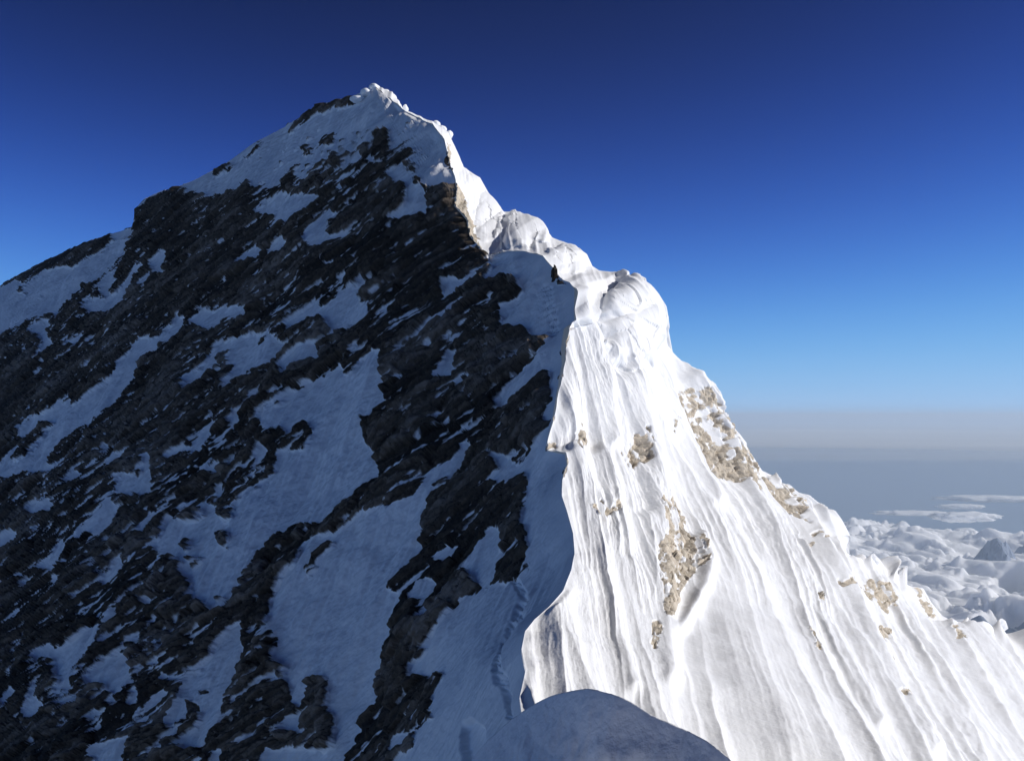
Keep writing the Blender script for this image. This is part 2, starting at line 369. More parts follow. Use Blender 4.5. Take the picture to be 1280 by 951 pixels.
Rp = [(0,470,110),(.03,495,130),(.05,510,142),(.08,540,156),(.105,555,175),(.13,562,205),(.15,568,222),(.165,571,238),(.18,568,258),(.2,583,275),(.22,587,295),(.24,602,313),(.25,612,320),(.28,634,314),(.30,655,314),(.325,678,320),(.34,690,335),(.355,703,350),(.362,712,353),(.37,718,362),(.39,717,387),(.405,718,400),(.415,705,411),(.44,701,435),(.46,702,455),(.5,695,493),(.525,691,518),(.555,683,553),(.565,684,564),(.58,706,568),(.59,708,581),(.61,702,600),(.63,702,620),(.65,708,638),(.68,716,667),(.705,718,692),(.725,714,712),(.75,703,739),(.77,684,761),(.785,668,774),(.8,656,790),(.825,651,815),(.85,656,840),(.88,649,872),(.91,652,900),(.96,645,960),(1.05,620,1100),(1.15,600,1250)]
RD = [(0,350),(.05,312),(.1,277),(.15,252),(.2,233),(.25,216),(.30,204),(.355,185),(.37,178),(.46,160),(.58,135),(.7,108),(.8,80),(.88,61),(.96,48),(1.05,36),(1.15,28)]
Sp = [(0,470,108),(.02,490,116),(.04,505,138),(.08,540,153),(.1,560,166),(.13,570,190),(.15,578,210),(.17,600,222),(.19,610,240),(.21,622,255),(.22,630,265),(.24,650,266),(.265,675,275),(.28,685,290),(.29,690,297),(.31,715,308),(.33,733,318),(.34,740,333),(.35,748,338),(.37,775,342),(.38,787,357),(.39,800,358),(.4,815,370),(.415,827,390),(.43,832,410),(.445,831,430),(.46,845,450),(.48,870,475),(.49,885,490),(.51,900,515),(.53,915,535),(.55,930,555),(.565,940,575),(.58,950,592),(.59,965,607),(.605,985,612),(.62,995,625),(.63,1005,640),(.645,1020,655),(.65,1030,665),(.67,1045,690),(.68,1060,700),(.69,1075,710),(.7,1085,702),(.71,1095,708),(.72,1105,718),(.73,1120,730),(.745,1140,735),(.75,1150,738),(.765,1160,755),(.78,1175,775),(.79,1190,790),(.81,1220,795),(.82,1240,785),(.83,1250,790),(.84,1270,805),(.87,1300,830),(.95,1400,900),(1.05,1550,1010),(1.15,1700,1150)]
SD = [(0,354),(.05,332),(.1,312),(.17,298),(.24,272),(.34,230),(.4,206),(.43,203),(.48,206),(.59,220),(.7,232),(.82,250),(.95,262),(1.15,275)]
Lp = [(0,470,108),(.03,440,120),(.07,405,130),(.09,385,140),(.12,355,159),(.15,330,172),(.175,305,188),(.21,275,208),(.24,250,222),(.265,226,232),(.29,200,240),(.31,180,250),(.325,169,263),(.34,166,284),(.37,140,292),(.41,100,305),(.45,60,325),(.485,30,340),(.52,0,357),(.7,-150,425),(1,-420,540),(1.15,-550,600)]
fL = col(Lp); fR = col(with_depth(Rp, RD)); fS = col(with_depth(Sp, SD))
f1 = col([(0,470,109),(.3,270,320),(.6,60,540),(1,-220,850),(1.15,-330,970)])
f2 = col([(0,470,109),(.3,350,370),(.6,230,650),(1,60,1100),(1.15,0,1270)])
f3 = col([(0,470,109),(.15,465,235),(.3,465,375),(.6,430,680),(1,350,1100),(1.15,320,1270)])
f4 = col([(0,470,109),(.15,525,230),(.25,545,320),(.36,610,430),(.6,585,690,142),(.8,560,850,118),(1,520,1100,88),(1.15,500,1250,75)])

def cross(cols, V, U):
    """Catmull-Rom across the columns in (px, py, 1/depth)"""
    P = np.stack([f(V) for f in cols], 1)          # nv, nc, 3
    n = P.shape[1]
    x = U*(n-1); i = np.minimum(x.astype(int), n-2); t = (x-i)[None, :, None]
    p1 = P[:, i]; p2 = P[:, i+1]
    p0 = np.where((i > 0)[None, :, None], P[:, np.maximum(i-1, 0)], 2*p1-p2)
    p3 = np.where((i < n-2)[None, :, None], P[:, np.minimum(i+2, n-1)], 2*p2-p1)
    return .5*(2*p1+(p2-p0)*t+(2*p0-5*p1+4*p2-p3)*t**2+(3*p1-p0-3*p2+p3)*t**3)

def smoothcol(f, k):
    vv = np.linspace(-.3, 1.45, 1751)
    a = f(np.clip(vv, 0, 1.15))
    lo = a[300]; g0 = (f(.12)-lo)/.12; hi = f(1.15); g1 = (hi-f(1.0))/.15
    a = np.where((vv < 0)[:, None], lo+g0*vv[:, None], a)
    a = np.where((vv > 1.15)[:, None], hi+g1*(vv-1.15)[:, None], a)
    kk = np.exp(-np.linspace(-2.2, 2.2, k)**2); kk /= kk.sum()
    b = np.stack([np.convolve(a[:, i], kk, 'same') for i in range(3)], -1)
    return lambda v: np.stack([np.interp(v, vv, b[:, i]) for i in range(3)], -1)
def edge_detail(G, V, U, f, fs, side, reach):
    """bring the detailed crest line back in near the edge of a smooth face"""
    d = (f(V)-fs(V))[:, None, :]
    if side == 0: dist = np.hypot(G[..., 0]-G[:, :1, 0], G[..., 1]-G[:, :1, 1])
    else: dist = np.hypot(G[..., 0]-G[:, -1:, 0], G[..., 1]-G[:, -1:, 1])
    return G+d*np.exp(-(dist/reach)**1.3)[..., None]

def normals(P):
    du = np.gradient(P, axis=1); dv = np.gradient(P, axis=0)
    n = np.cross(du, dv); l = np.linalg.norm(n, axis=-1, keepdims=True)
    n = n/np.maximum(l, 1e-9)
    s = np.sign((n*P).sum(-1, keepdims=True)); s[s == 0] = 1
    return -n*s

def smoothgrid(a, k):
    for _ in range(k):
        a[1:-1, 1:-1] = (a[1:-1, 1:-1]*2+a[:-2, 1:-1]+a[2:, 1:-1]+a[1:-1, :-2]+a[1:-1, 2:])/6
    return a

def sstep(a, b, x):
    t = np.clip((x-a)/(b-a), 0, 1); return t*t*(3-2*t)

# ---- shaded face -------------------------------------------------------------
NV, NU = 1180, 1120
V = np.linspace(0, 1, NV)**.93*1.15
U = np.linspace(0, 1, NU)
fLs = smoothcol(fL, 121); fRs = smoothcol(fR, 121); fSs = smoothcol(fS, 121)
G = cross([fLs, f1, f2, f3, f4, fRs], V, U)
Gd = edge_detail(edge_detail(G, V, U, fL, fLs, 0, 45), V, U, fR, fRs, 1, 40); Gd[:, 0] = fL(V); Gd[:, -1] = fR(V); G = Gd
PX, PY, WW = G[..., 0], G[..., 1], G[..., 2]
P = up(PX, PY, 1/WW)
N0 = normals(P); N0 = smoothgrid(N0.copy(), 30); N0 /= np.linalg.norm(N0, axis=-1, keepdims=True)
N0[:, -3:] = N0[:, -4:-3]; N0[:3] = N0[3:4]
# strata frame on the face
a = up(300, 500, 1/wplane(300, 500)); b = up(400, 425, 1/wplane(400, 425))
e1 = (b-a)/np.linalg.norm(b-a); e3 = NL/np.linalg.norm(NL); e2 = np.cross(e3, e1)
Q = np.stack([P@e1, P@e2, P@e3], -1)
wx = fbm(Q*np.array([.16, .3, .3]), 3, 11)
wy = fbm(Q*np.array([.16, .3, .3])+40, 3, 12)
st = fbm(Q*np.array([.11, .42, .3]), 4, 13, .6)
qx = PX+wx*6; qy = PY+wy*6
rk = sampleRK(qx, qy)*.4+(sampleRK(qx+3, qy)+sampleRK(qx-3, qy)+sampleRK(qx, qy+3)+sampleRK(qx, qy-3))*.15
edge = np.minimum(1, (1-U)[None, :]*NU/6.)
st2 = fbm(Q*np.array([.13, .62, .5])+11, 3, 14, .55)
mixz = 0
for (mx_, my_, sx_, sy_, a_) in [(430, 400, 110, 50, 1), (300, 430, 90, 60, .8), (120, 640, 130, 90, 1), (130, 840, 150, 90, .9), (330, 240, 90, 40, .9), (290, 610, 90, 80, 1), (430, 240, 60, 50, .8), (90, 420, 70, 50, .6), (560, 560, 70, 50, .5), (600, 470, 60, 60, .5), (330, 800, 40, 120, .2)]:
    mixz = mixz+a_*np.exp(-((PX-mx_)/sx_)**2-((PY-my_)/sy_)**2)
mixz = np.clip(.3+.8*mixz, 0, 1)
st3 = .62*fbm(Q*np.array([.26, .95, .8])+23, 3, 17, .6)+.62*fbm(Q*np.array([.42, .5, .5])+29, 4, 19, .62)
rockv = rk*(.65-.16*mixz)+.13+st*.36+st2*((.46+.42*mixz)*rk+.12)+st3*(.34+.38*mixz)*(.25+.75*rk)
dome = np.exp(-((PX-430)/110)**2-((PY-205-.25*(430-PX))/45)**2)
rockv += dome*(1-rk)*(.55*sstep(.12, .40, st2)+.5*st3)
rock = sstep(.30, .68, rockv)
hole = 1-rock
Hb, Eb, Cb = voronoi(Q*np.array([.07, .20, .15])+.3*np.stack([wx, wy, wx], -1), 3)
Hs, Es, Cs = voronoi(Q*np.array([.30, .95, .6])+.4*np.stack([wy, wx, wy], -1), 5)
ledge = perlin(Q*np.array([.06, .8, .5])+5, 15)
blocky = Hb*1.9+Hs*.55-.6*np.exp(-Eb*10)-.22*np.exp(-Es*9)+(1-2*np.abs(ledge))*.55
fine = fbm(Q*np.array([.8, 1.4, 1.0]), 3, 21)
big = fbm(Q*.035, 3, 31)
snowd = fbm(Q*np.array([.12, .12, .12]), 3, 41)*.5+fbm(Q*np.array([.35, .6, .5]), 4, 42, .6)*.32
# long ripples running down the snow gullies
rip = fbm(np.stack([(PX*.9+PY*.45)/24., PY/260., 0*PX], -1), 4, 44, .6)*1.5
rk_wide = smoothgrid(rock.copy(), 10)
disp = rock*(blocky*.62+fine*.3)+(1-rock)*(snowd+rip)+big*2.2
disp = disp + rk_wide*.25
fadeS = sstep(0, 26, np.hypot(PX-470, PY-108))
fadeR = sstep(0, 1, (1-U)[None, :]*800/45.)*.92+.08
fadeL = sstep(0, 1, U[None, :]*800/14.)*.7+.3
near = np.clip(1/WW/160, .35, 1.2)
disp = disp*near*fadeR*fadeL*(.25+.75*fadeS)
# trodden trail, trench and steps pressed into the shaded crest snow
def seg_d(px, py, pts):
    d = np.full(px.shape, 1e9)
    for (ax, ay), (bx, by) in zip(pts[:-1], pts[1:]):
        vx, vy = bx-ax, by-ay
        t = np.clip(((px-ax)*vx+(py-ay)*vy)/(vx*vx+vy*vy), 0, 1)
        d = np.minimum(d, np.hypot(px-ax-t*vx, py-ay-t*vy))
    return d
dt = seg_d(PX+wx*4, PY, [(643, 727), (653, 742), (640, 775), (625, 800), (622, 830), (628, 865), (632, 892)])
disp -= (.38+.45*fbm(np.stack([PX/7, PY/5, 0*PX], -1), 2, 45))*(1-sstep(2.5, 6.5, dt))
dt = seg_d(PX+wx*3, PY, [(590, 910), (592, 935), (592, 1100)])
disp -= .75*(1-sstep(9, 13, dt))
dt = seg_d(PX+wy*5, PY, [(684, 362), (688, 385), (692, 415)])
disp -= .25*(1-sstep(4, 9, dt))*(.5+.5*np.sign(np.sin((PY+.35*PX+6*st)*2*math.pi/7.5))*(.4+.6*np.abs(st2)*2))
P = P+N0*disp[..., None]
tone = np.clip(Cs*.4+Cb*.4+fine*.3+.0+.85*fbm(Q*np.array([.03, .06, .05])+9, 3, 16)+.6*fbm(Q*np.array([.02, .33, .2])+3, 3, 18), 0, 1)
# back of the western crest, rolling away behind the skyline
nb = 24
tb = (np.arange(nb, 0, -1)/nb)**1.6*140
back = P[:, :1]+np.array([-.25, 1., -.85])*tb[None, :, None]+fbm(P[:, :1]*.05+tb[None, :, None]*.05, 3, 50)[..., None]*np.array([0, 0, 1.])*tb[None, :, None]*.05
Pf = np.concatenate([back, P], 1)
def padl(a, n=nb): return np.concatenate([np.repeat(a[:, :1], n, 1), a], 1)
rockf = padl(rock); tonef = padl(tone)
nr, nc = Pf.shape[:2]
fc = grid_faces(nr, nc, flip=True)
VV = Pf.reshape(-1, 3); attrs = {'rock': rockf.ravel(), 'tone': tonef.ravel()}
isrock = attrs['rock'][fc].mean(1) > .5
isrock &= ((fc[:, 0] % nc) >= nb-1)
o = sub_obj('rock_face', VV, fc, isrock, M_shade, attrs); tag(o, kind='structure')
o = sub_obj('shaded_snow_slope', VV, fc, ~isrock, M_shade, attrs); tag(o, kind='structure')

# ---- sunlit face -------------------------------------------------------------
NV2, NU2 = 1150, 860
V2 = np.linspace(0, 1, NV2)*1.15
U2 = np.linspace(0, 1, NU2)
fRw = smoothcol(fR, 341); fSw = smoothcol(fS, 201)
fM = lambda v: (fRw(v)+fSw(v))/2
G = cross([fRw, fM, fSw], V2, U2)
Gd = edge_detail(G, V2, U2, fR, fRw, 0, 42); Gd = edge_detail(Gd, V2, U2, fS, fSw, 1, 22); Gd[:, 0] = fR(V2); Gd[:, -1] = fS(V2)
wd_ = (fS(V2)-fR(V2))[:, 0][:, None, None]
Gl = fR(V2)[:, None, :]*(1-U2[None, :, None])+fS(V2)[:, None, :]*U2[None, :, None]
bl_ = sstep(60, 150, wd_)*sstep(.34, .44, V2)[:, None, None]; G = Gl*(1-bl_)+Gd*bl_
PX, PY, WW = G[..., 0], G[..., 1], G[..., 2]
D = 1/WW
P = up(PX, PY, D)
N0 = normals(P); N0 = smoothgrid(N0.copy(), 40); N0 /= np.linalg.norm(N0, axis=-1, keepdims=True)
N0[:, :4] = N0[:, 4:5]; N0[:, -4:] = N0[:, -5:-4]; N0[:6] = N0[6:7]
wx = fbm(P*.16, 3, 61); wy = fbm(P*.16+30, 3, 62)
UU = U2[None, :]+0*PX; VVv = V2[:, None]+0*PX
wid = (fS(V2)-fR(V2))[:, 0][:, None]+0*PX         # face width in photo pixels
# flutes follow the fall line
c = (PX-559)/(np.maximum(PY, 60)+155)*805                                   # constant along the fall line
c = c+4*fbm(np.stack([c/60, PY/300, 0*c], -1), 2, 63)
fl1 = perlin(np.stack([c/42., PY/520., 0*c], -1), 64)
fl2 = perlin(np.stack([c/17., PY/300., 0*c+3], -1), 65)
fl3 = perlin(np.stack([c/6., PY/200., 0*c+9], -1), 66)
rid = lambda n: np.clip(1-np.abs(n)*2.4, -1, 1)*np.abs(np.clip(1-np.abs(n)*2.4, 0, 1))**.4
amp = D/1372.
mod = (.22+1.1*sstep(-.12, .5, fbm(np.stack([c/70., PY/190., 0*c], -1), 3, 73)))*(1-.55*sstep(740, 820, PY)*sstep(900, 800, PX))
brk = fbm(np.stack([c/9., PY/34., 0*c+21], -1), 5, 76, .62)
brk2 = 1-2*np.abs(fbm(np.stack([c/5., PY/70., 0*c+31], -1), 3, 77, .6))
fl5 = perlin(np.stack([c/9.5, PY/700., 0*c+51], -1), 81)
flute = (rid(fl1)*13+rid(fl2)*6.5*(.25+.75*mod)+rid(fl5)*3.6*mod+fl3*1.2*mod+brk*(1.3+3.0*mod)+brk2*1.3*mod)*amp
calm = sstep(120, 20, np.hypot((PX-925-(PY-850)*.45)/1.1, (PY-850)/2.2))     # smooth snow apron low on the face
flute *= (1-.86*calm)
rough = fbm(P*.12, 3, 67)*.9+fbm(P*.9, 3, 68)*.05
rkr = sampleRK(PX+wx*7, PY+wy*7)
stn = fbm(np.stack([PX/16., PY/16., D/40.], -1), 4, 69, .6)
stf = perlin(np.stack([c/11., PY/60., 0*c+5], -1), 70)
stn2 = fbm(np.stack([c/7., PY/14., D/40.], -1), 3, 75, .6)
rkb = smoothgrid(rkr.copy(), 8)
rock = np.where(rkb > .04, sstep(.28, .72, rkb-.09+(stn*.35+stf*.4+stn2*.95)), 0)
Hs, Es, Cs = voronoi(P*np.array([.9, .7, .55])+.4*np.stack([wx, wy, wx], -1), 8)
fade = sstep(0, 1, UU*wid/16.)*sstep(0, 1, (1-UU)*wid/8.)
fade2 = sstep(0, 1, UU*wid/10.)
ends = .35+.65*fade
disp = flute*ends*(1-.45*rock)*np.clip(wid/170, .3, 1)+rough*fade*.5*np.clip(wid/120, .2, 1)+rock*(Hs*.55-.3*np.exp(-Es*8)+fbm(P*np.array([1.2, 1.2, .7]), 3, 74)*.35)*ends*(D/150)
# main ribs seen in the photograph
def ribs(pts, w_, h):
    d = seg_d(PX+wx*1.2, PY, pts)
    return h*amp*np.exp(-(d/w_)**2)
disp += ribs([(724, 368), (728, 400), (741, 445), (752, 490), (760, 530), (763, 556)], 7, 12)
xl = np.interp(PY, [560, 640, 713, 790, 870, 951, 1100], [835, 862, 889, 917, 952, 1012, 1120])
dd = PX-xl+wx*6
disp += amp*27*np.exp(-(dd/np.where(dd < 0, 46, 150))**2)*sstep(560, 760, PY)
disp += ribs([(790, 440), (815, 500), (850, 570), (880, 640)], 10, 11)
disp += ribs([(860, 480), (905, 580), (960, 680), (1020, 790), (1090, 920)], 10, 12)
disp += ribs([(985, 640), (1030, 730), (1090, 830), (1160, 951)], 10, 12)
disp += ribs([(705, 420), (712, 500), (720, 560), (735, 640), (760, 740), (790, 860)], 9, 10)
disp += ribs([(778, 480), (800, 560), (815, 650), (830, 760), (838, 850)], 12, 12)
disp += ribs([(862, 690), (872, 720), (868, 750), (850, 790)], 8, 12)
disp -= ribs([(740, 380), (765, 470), (785, 560), (800, 640)], 10, 12)
PIL = [((592, 238), (15, 24), .10, .8, 'narrow upper snow cornice lobe where the ridge leaves the dark rock wall'),
       ((613, 265), (19, 36), .18, 1.2, 'steep folded snow cornice hanging above the dark rock wall, higher on the ridge than the broad rounded one'),
       ((652, 289), (33, 23), .0, 2.1, 'broad rounded white cornice above the blue shaded ledge, middle of the ridge'),
       ((709, 326), (28, 16), .35, 1.4, 'low lumpy cornice just behind and left of the largest cornice'),
       ((788, 405), (38, 62), .12, 3.6, 'largest bulging mushroom-shaped cornice at the shoulder of the ridge')]
pil_r = []
fac = voronoi(np.stack([(PX-.25*PY)/17., PY/30., 0*PX], -1)+.25*np.stack([wx, wy, wx], -1), 41)[0]-.5
for (cx_, cy_), (rx_, ry_), tilt, hh_, _l in PIL:
    ddx = (PX-cx_); ddy = (PY-cy_)
    ax_ = ddx*math.cos(tilt)+ddy*math.sin(tilt); ay_ = -ddx*math.sin(tilt)+ddy*math.cos(tilt)
    r_ = np.sqrt((ax_/rx_)**2+(ay_/ry_)**2)*(1+.22*wx+.25*perlin(np.stack([PX/16, PY/16, 0*PX], -1), 78))
    pil_r.append(r_)
    cap = np.maximum(0, 1-r_**2.2)**.62
    disp = disp*(1-.65*cap)+hh_*cap*sstep(0, .25, UU)*sstep(1.0, .90, UU)*(1+.12*perlin(np.stack([PX/22, PY/30, 0*PX], -1), 79)+(.26 if rx_ < 36 else .17)*fac)
# spikes of snow along the far spur crest
tip = sstep(1-22/np.maximum(wid, 60), 1, UU)*sstep(.58, .66, VVv)
disp += tip*amp*24*np.maximum(0, rid(perlin(np.stack([c/11., PY/300., 0*c+7], -1), 71)))
P = P+N0*disp[..., None]
tone = np.clip(Cs*.6+fbm(P*.2, 3, 72)*.5+.25, 0, 1)
nb2 = 26
tb = (np.arange(1, nb2+1)/nb2)**1.6*150
bk = P[:, -1:]+np.array([.35, 1., -1.05])*tb[None, :, None]
Pf = np.concatenate([P, bk], 1)
def padr(a, n=nb2): return np.concatenate([a, np.repeat(a[:, -1:], n, 1)], 1)
rockf = padr(rock); tonef = padr(tone)
nr, nc = Pf.shape[:2]
fc = grid_faces(nr, nc)
VV = Pf.reshape(-1, 3); attrs = {'rock': rockf.ravel(), 'tone': tonef.ravel()}
pxf = padr(PX).ravel()[fc[:, 0]]; pyf = padr(PY).ravel()[fc[:, 0]]
fr = (attrs['rock'][fc].mean(1) > .5) & ((fc[:, 0] % nc) < NU2-1)
outc = [('tan cliff band high on the sunlit face just below the big cornice', (835, 475, 948, 640)),
        ('long grey-brown rock rib down the middle of the sunlit face', (800, 610, 880, 800)),
        ('grey crag on the far spur crest where the sea of clouds begins behind', (935, 590, 1010, 690)),
        ('dark rock band across the far spur beside the cloud sea', (1020, 700, 1130, 790)),
        ('small dark rock just below the big cornice in the sunlit snow', (760, 520, 812, 600)),
        ('broken rock scar low on the far right of the sunlit face', (1055, 775, 1150, 900)),
        ('small brown rock beside the shadow edge of the ridge crest', (700, 515, 736, 590)),
        ('pale brown rock patch in the sunlit snow halfway down the near flutes', (725, 620, 778, 680))]
taken = np.zeros(len(fc), bool)
gridcell = (fc[:, 0] % nc) < NU2-1
for r_, pl in zip(pil_r, PIL):
    k = (padr(r_).ravel()[fc].max(1) < 1.0) & gridcell & ~taken & (padr(VVv).ravel()[fc[:, 0]] < .5)
    if k.sum() < 50: continue
    taken |= k
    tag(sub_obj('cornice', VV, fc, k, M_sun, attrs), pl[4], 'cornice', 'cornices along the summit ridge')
for lab, (x0, y0, x1, y1) in outc:
    k = fr & ~taken & (pxf >= x0) & (pxf < x1) & (pyf >= y0) & (pyf < y1)
    if k.sum() < 20: continue
    k2 = k.reshape(nr-1, nc-1)                       # keep the one connected piece of rock
    lab_ = np.where(k2, np.arange(k2.size).reshape(k2.shape)+1, 0)
    ii, jj = np.where(k2); a0, a1, b0, b1 = ii.min(), ii.max()+1, jj.min(), jj.max()+1
    w_ = np.pad(lab_[a0:a1, b0:b1], 1)
    for _ in range(4000):
        m_ = np.maximum.reduce([w_, np.roll(w_, 1, 0), np.roll(w_, -1, 0), np.roll(w_, 1, 1), np.roll(w_, -1, 1)])
        m_ = np.where(w_ > 0, m_, 0)
        if (m_ == w_).all(): break
        w_ = m_
    w_ = w_[1:-1, 1:-1]; ids, cnt = np.unique(w_[w_ > 0], return_counts=True)
    k2 = np.zeros_like(k2); k2[a0:a1, b0:b1] = w_ == ids[cnt.argmax()]
    k = k2.ravel()
    taken |= k
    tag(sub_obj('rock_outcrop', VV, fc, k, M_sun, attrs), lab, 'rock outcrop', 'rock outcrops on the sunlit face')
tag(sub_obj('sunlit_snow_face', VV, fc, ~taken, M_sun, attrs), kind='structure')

# ------------------------------------------------------------------ cornices (each a blended snow mass)
def ico(sub):
    import bmesh
    bm = bmesh.new(); bmesh.ops.create_icosphere(bm, subdivisions=sub, radius=1)
    V = np.array([v.co[:] for v in bm.verts]); Fc = np.array([[v.index for v in f.verts] for f in bm.faces]); bm.free()
    return V, Fc
ICV, ICF = ico(5)
def snow_mass(name, blobs, voxel, seed=0, amp=.35, freq=.35):
    """blobs: px, py, depth, rx, ry, rz in photo pixels at that depth"""
    Vs, Fs = [], []; off = 0
    for (px, py, D, rx, ry, rz) in blobs:
        c = up(px, py, D); s = D/F
        v = ICV*np.array([rx, ry, rz])*s+c
        rr_ = max(min(rx, ry, rz), .5*max(rx, rz))*s
        hv, ev, cv_ = voronoi(v/(rr_*.9)+seed, 30+seed)
        v = v+(ICV*((fbm(v*freq, 3, 80+seed)*amp*2+(hv-.5)*.14-.05*np.exp(-ev*7))*rr_)[:, None])
        Vs.append(v); Fs.append(ICF+off); off += len(v)
    o = mesh_obj(name, np.concatenate(Vs), np.concatenate(Fs), M_snow)
    m = o.modifiers.new('remesh', 'REMESH'); m.mode = 'VOXEL'; m.voxel_size = voxel; m.use_smooth_shade = True
    m2 = o.modifiers.new('smooth', 'SMOOTH'); m2.iterations = 2
    return o
tag(snow_mass('cornice', [(446, 124, 351, 9, 12, 4), (458, 117, 352, 8, 12, 5), (468, 112, 353, 8, 12, 6), (481, 119, 352, 9, 12, 6), (474, 129, 349, 17, 12, 4.5), (489, 124, 350, 7, 10, 5)], .25, 1),
    'small white wind-curled snow cap on the very top of the peak', 'cornice', 'cornices along the summit ridge')
tag(snow_mass('cornice', [(507, 136, 347, 4.5, 6, 6), (505, 143, 346, 3.5, 5, 4)], .2, 2),
    'tiny lone tuft of bright snow just right of the summit cap', 'cornice', 'cornices along the summit ridge')
tag(snow_mass('cornice', [(545, 156, 330, 6, 7, 4), (553, 162, 327, 6, 7, 4), (561, 168, 325, 6, 7, 6)], .22, 3),
    'thin curled snow lip along the upper ridge below the summit', 'cornice', 'cornices along the summit ridge')

# small dark rock fin under the lip
v = ICV*np.array([.55, .65, 1.5]); v = v*(1+.35*voronoi(ICV*1.6+5, 9)[0][:, None]-.2)
fin = mesh_obj('rock_fin', v, ICF, M_shade, False, {'rock': np.ones(len(v)), 'tone': np.full(len(v), .2)})
fin.location = up(693, 344, 187).tolist()
tag(fin, 'small upright black rock poking out beneath the snow lip above the shaded footsteps', 'rock')

# ------------------------------------------------------------------ near snow hump added, its crest following the outline of a cast shadow
crest = [(560, 990, 54), (600, 935, 53), (640, 898, 51), (662, 882, 50), (680, 872, 49), (700, 865, 48), (722, 861, 47), (745, 861, 46), (770, 867, 45), (790, 877, 44.5), (812, 891, 44), (835, 903, 43.5), (860, 912, 43), (885, 926, 42), (915, 951, 41), (960, 992, 40), (1100, 1150, 37), (1300, 1400, 33)]
ca = np.array(crest, float)
def drift(crest, nx, ny, back, wall, reach, label, dr=(-.6, -.8, 0), na=1):
    ca = np.array(crest, float)
    xs = np.linspace(ca[0, 0], ca[-1, 0], nx)
    k = np.ones(15)/15
    yy = np.interp(xs, ca[:, 0], ca[:, 1]); yy = np.convolve(np.pad(yy, 7, 'edge'), k, 'valid')
    yy = yy+3.2*fbm(np.stack([xs/34, 0*xs, 0*xs], -1), 4, 97, .6)
    Cc = up(xs, yy, np.interp(xs, ca[:, 0], ca[:, 2]))
    t = np.linspace(-1, 1, ny); rows = []
    for tt in t:
        if tt < 0:     # sunny far side
            s_ = (-tt)**1.4*back
            rows.append(Cc+np.array([.55, .5, -.75])*s_+np.array([0, 0, .0]))
        else:          # steep shaded side towards the viewer, then easing off
            s_ = tt**1.3*reach
            dz = -(1.75*wall*(1-np.exp(-s_/wall)))-.12*s_
            rows.append(Cc+np.array(dr)*s_+np.stack([0*xs, 0*xs, dz+0*xs], -1))
    FG = np.stack(rows, 0)
    nn = fbm(FG*.16, 3, 90)*1.0+fbm(FG*np.array([.35, 1.0, .8]), 5, 91, .6)*.55
    nn += .16*fbm(FG*np.array([1.2, 3.2, 3.2]), 4, 92, .6)
    rip_ = perlin(np.stack([FG[..., 0]*.35+FG[..., 2]*.5, FG[..., 2]*2.3+FG[..., 0]*.5, 0*nn], -1)+.5*fbm(FG*.6, 2, 93)[..., None], 94)
    nn += .16*(1-2*np.abs(rip_))
    FG += np.array([-.45, -.65, .5])*(nn*(sstep(0, .10, np.abs(t))[:, None]*.9+.1)*min(1, wall/4.)*na)[..., None]
    tag(mesh_obj('shadow_outline_hump', FG.reshape(-1, 3), grid_faces(ny, nx), M_near), label, 'added snow hump')
drift(crest, 500, 260, 22, 4.5, 40, 'added rounded snow hump in the outline of a cast shadow, closest to the viewer at the bottom of the ridge')

# unseen snow ridge added on the right, shaped to shade the near hump
k3 = [up(a_[0], a_[1], a_[2]) for a_ in crest]
edge3 = []
for p_ in k3:
    t_ = (37.0+max(0, 47-p_[1])*.9-p_[0])/L[0]
    edge3.append(p_+L*t_-np.array([0, 0, .22]))
edge3 = np.array(edge3)
y0_ = edge3[0]; far_ = [y0_+np.array([1.5, d_, z_]) for d_, z_ in ((14, -22), (7, -12), (2.5, -4.5))]
near_ = [edge3[-1]+np.array([.5, -d_, z_]) for d_, z_ in ((8, 2), (18, 8), (34, 18), (90, 34), (150, 34))]
line = np.array(far_+list(edge3)+near_)
sarc = np.linspace(0, len(line)-1, 360)
line = np.stack([np.interp(sarc, np.arange(len(line)), line[:, i]) for i in range(3)], -1)
prof = np.array([(-9, -60), (-8, -30), (-6, -13), (-3, -4.2), (-1.2, -1.5), (-.3, -.35), (0, 0), (1.2, -.25), (4, -2.2), (10, -9), (24, -30), (50, -75)], float)
tt_ = np.linspace(0, len(prof)-1, 130)
prof = np.stack([np.interp(tt_, np.arange(len(prof)), prof[:, i]) for i in (0, 1)], -1)
RG = line[None]+np.stack([prof[:, 0], 0*prof[:, 0], prof[:, 1]], -1)[:, None, :]
RG[..., 2] += fbm(RG*.2, 4, 96)*1.4*sstep(.5, 6, np.abs(prof[:, 0]))[:, None]
tag(mesh_obj('unseen_shade_ridge', RG.reshape(-1, 3), grid_faces(RG.shape[0], RG.shape[1]), M_snow), kind='structure')

# unseen snow top behind the camera, added to hold light off the near hump
n = 120
X, Y = np.meshgrid(np.linspace(-110, 110, n), np.linspace(-150, -3, n))
Zs = -24+27*np.exp(-((X+12)/60)**2-((Y+48)/26)**2)+fbm(np.stack([X*.05, Y*.05, 0*X], -1), 4, 95)*4
tag(mesh_obj('unseen_snow_top', np.stack([X, Y, Zs], -1).reshape(-1, 3), grid_faces(n, n), M_snow), kind='structure')

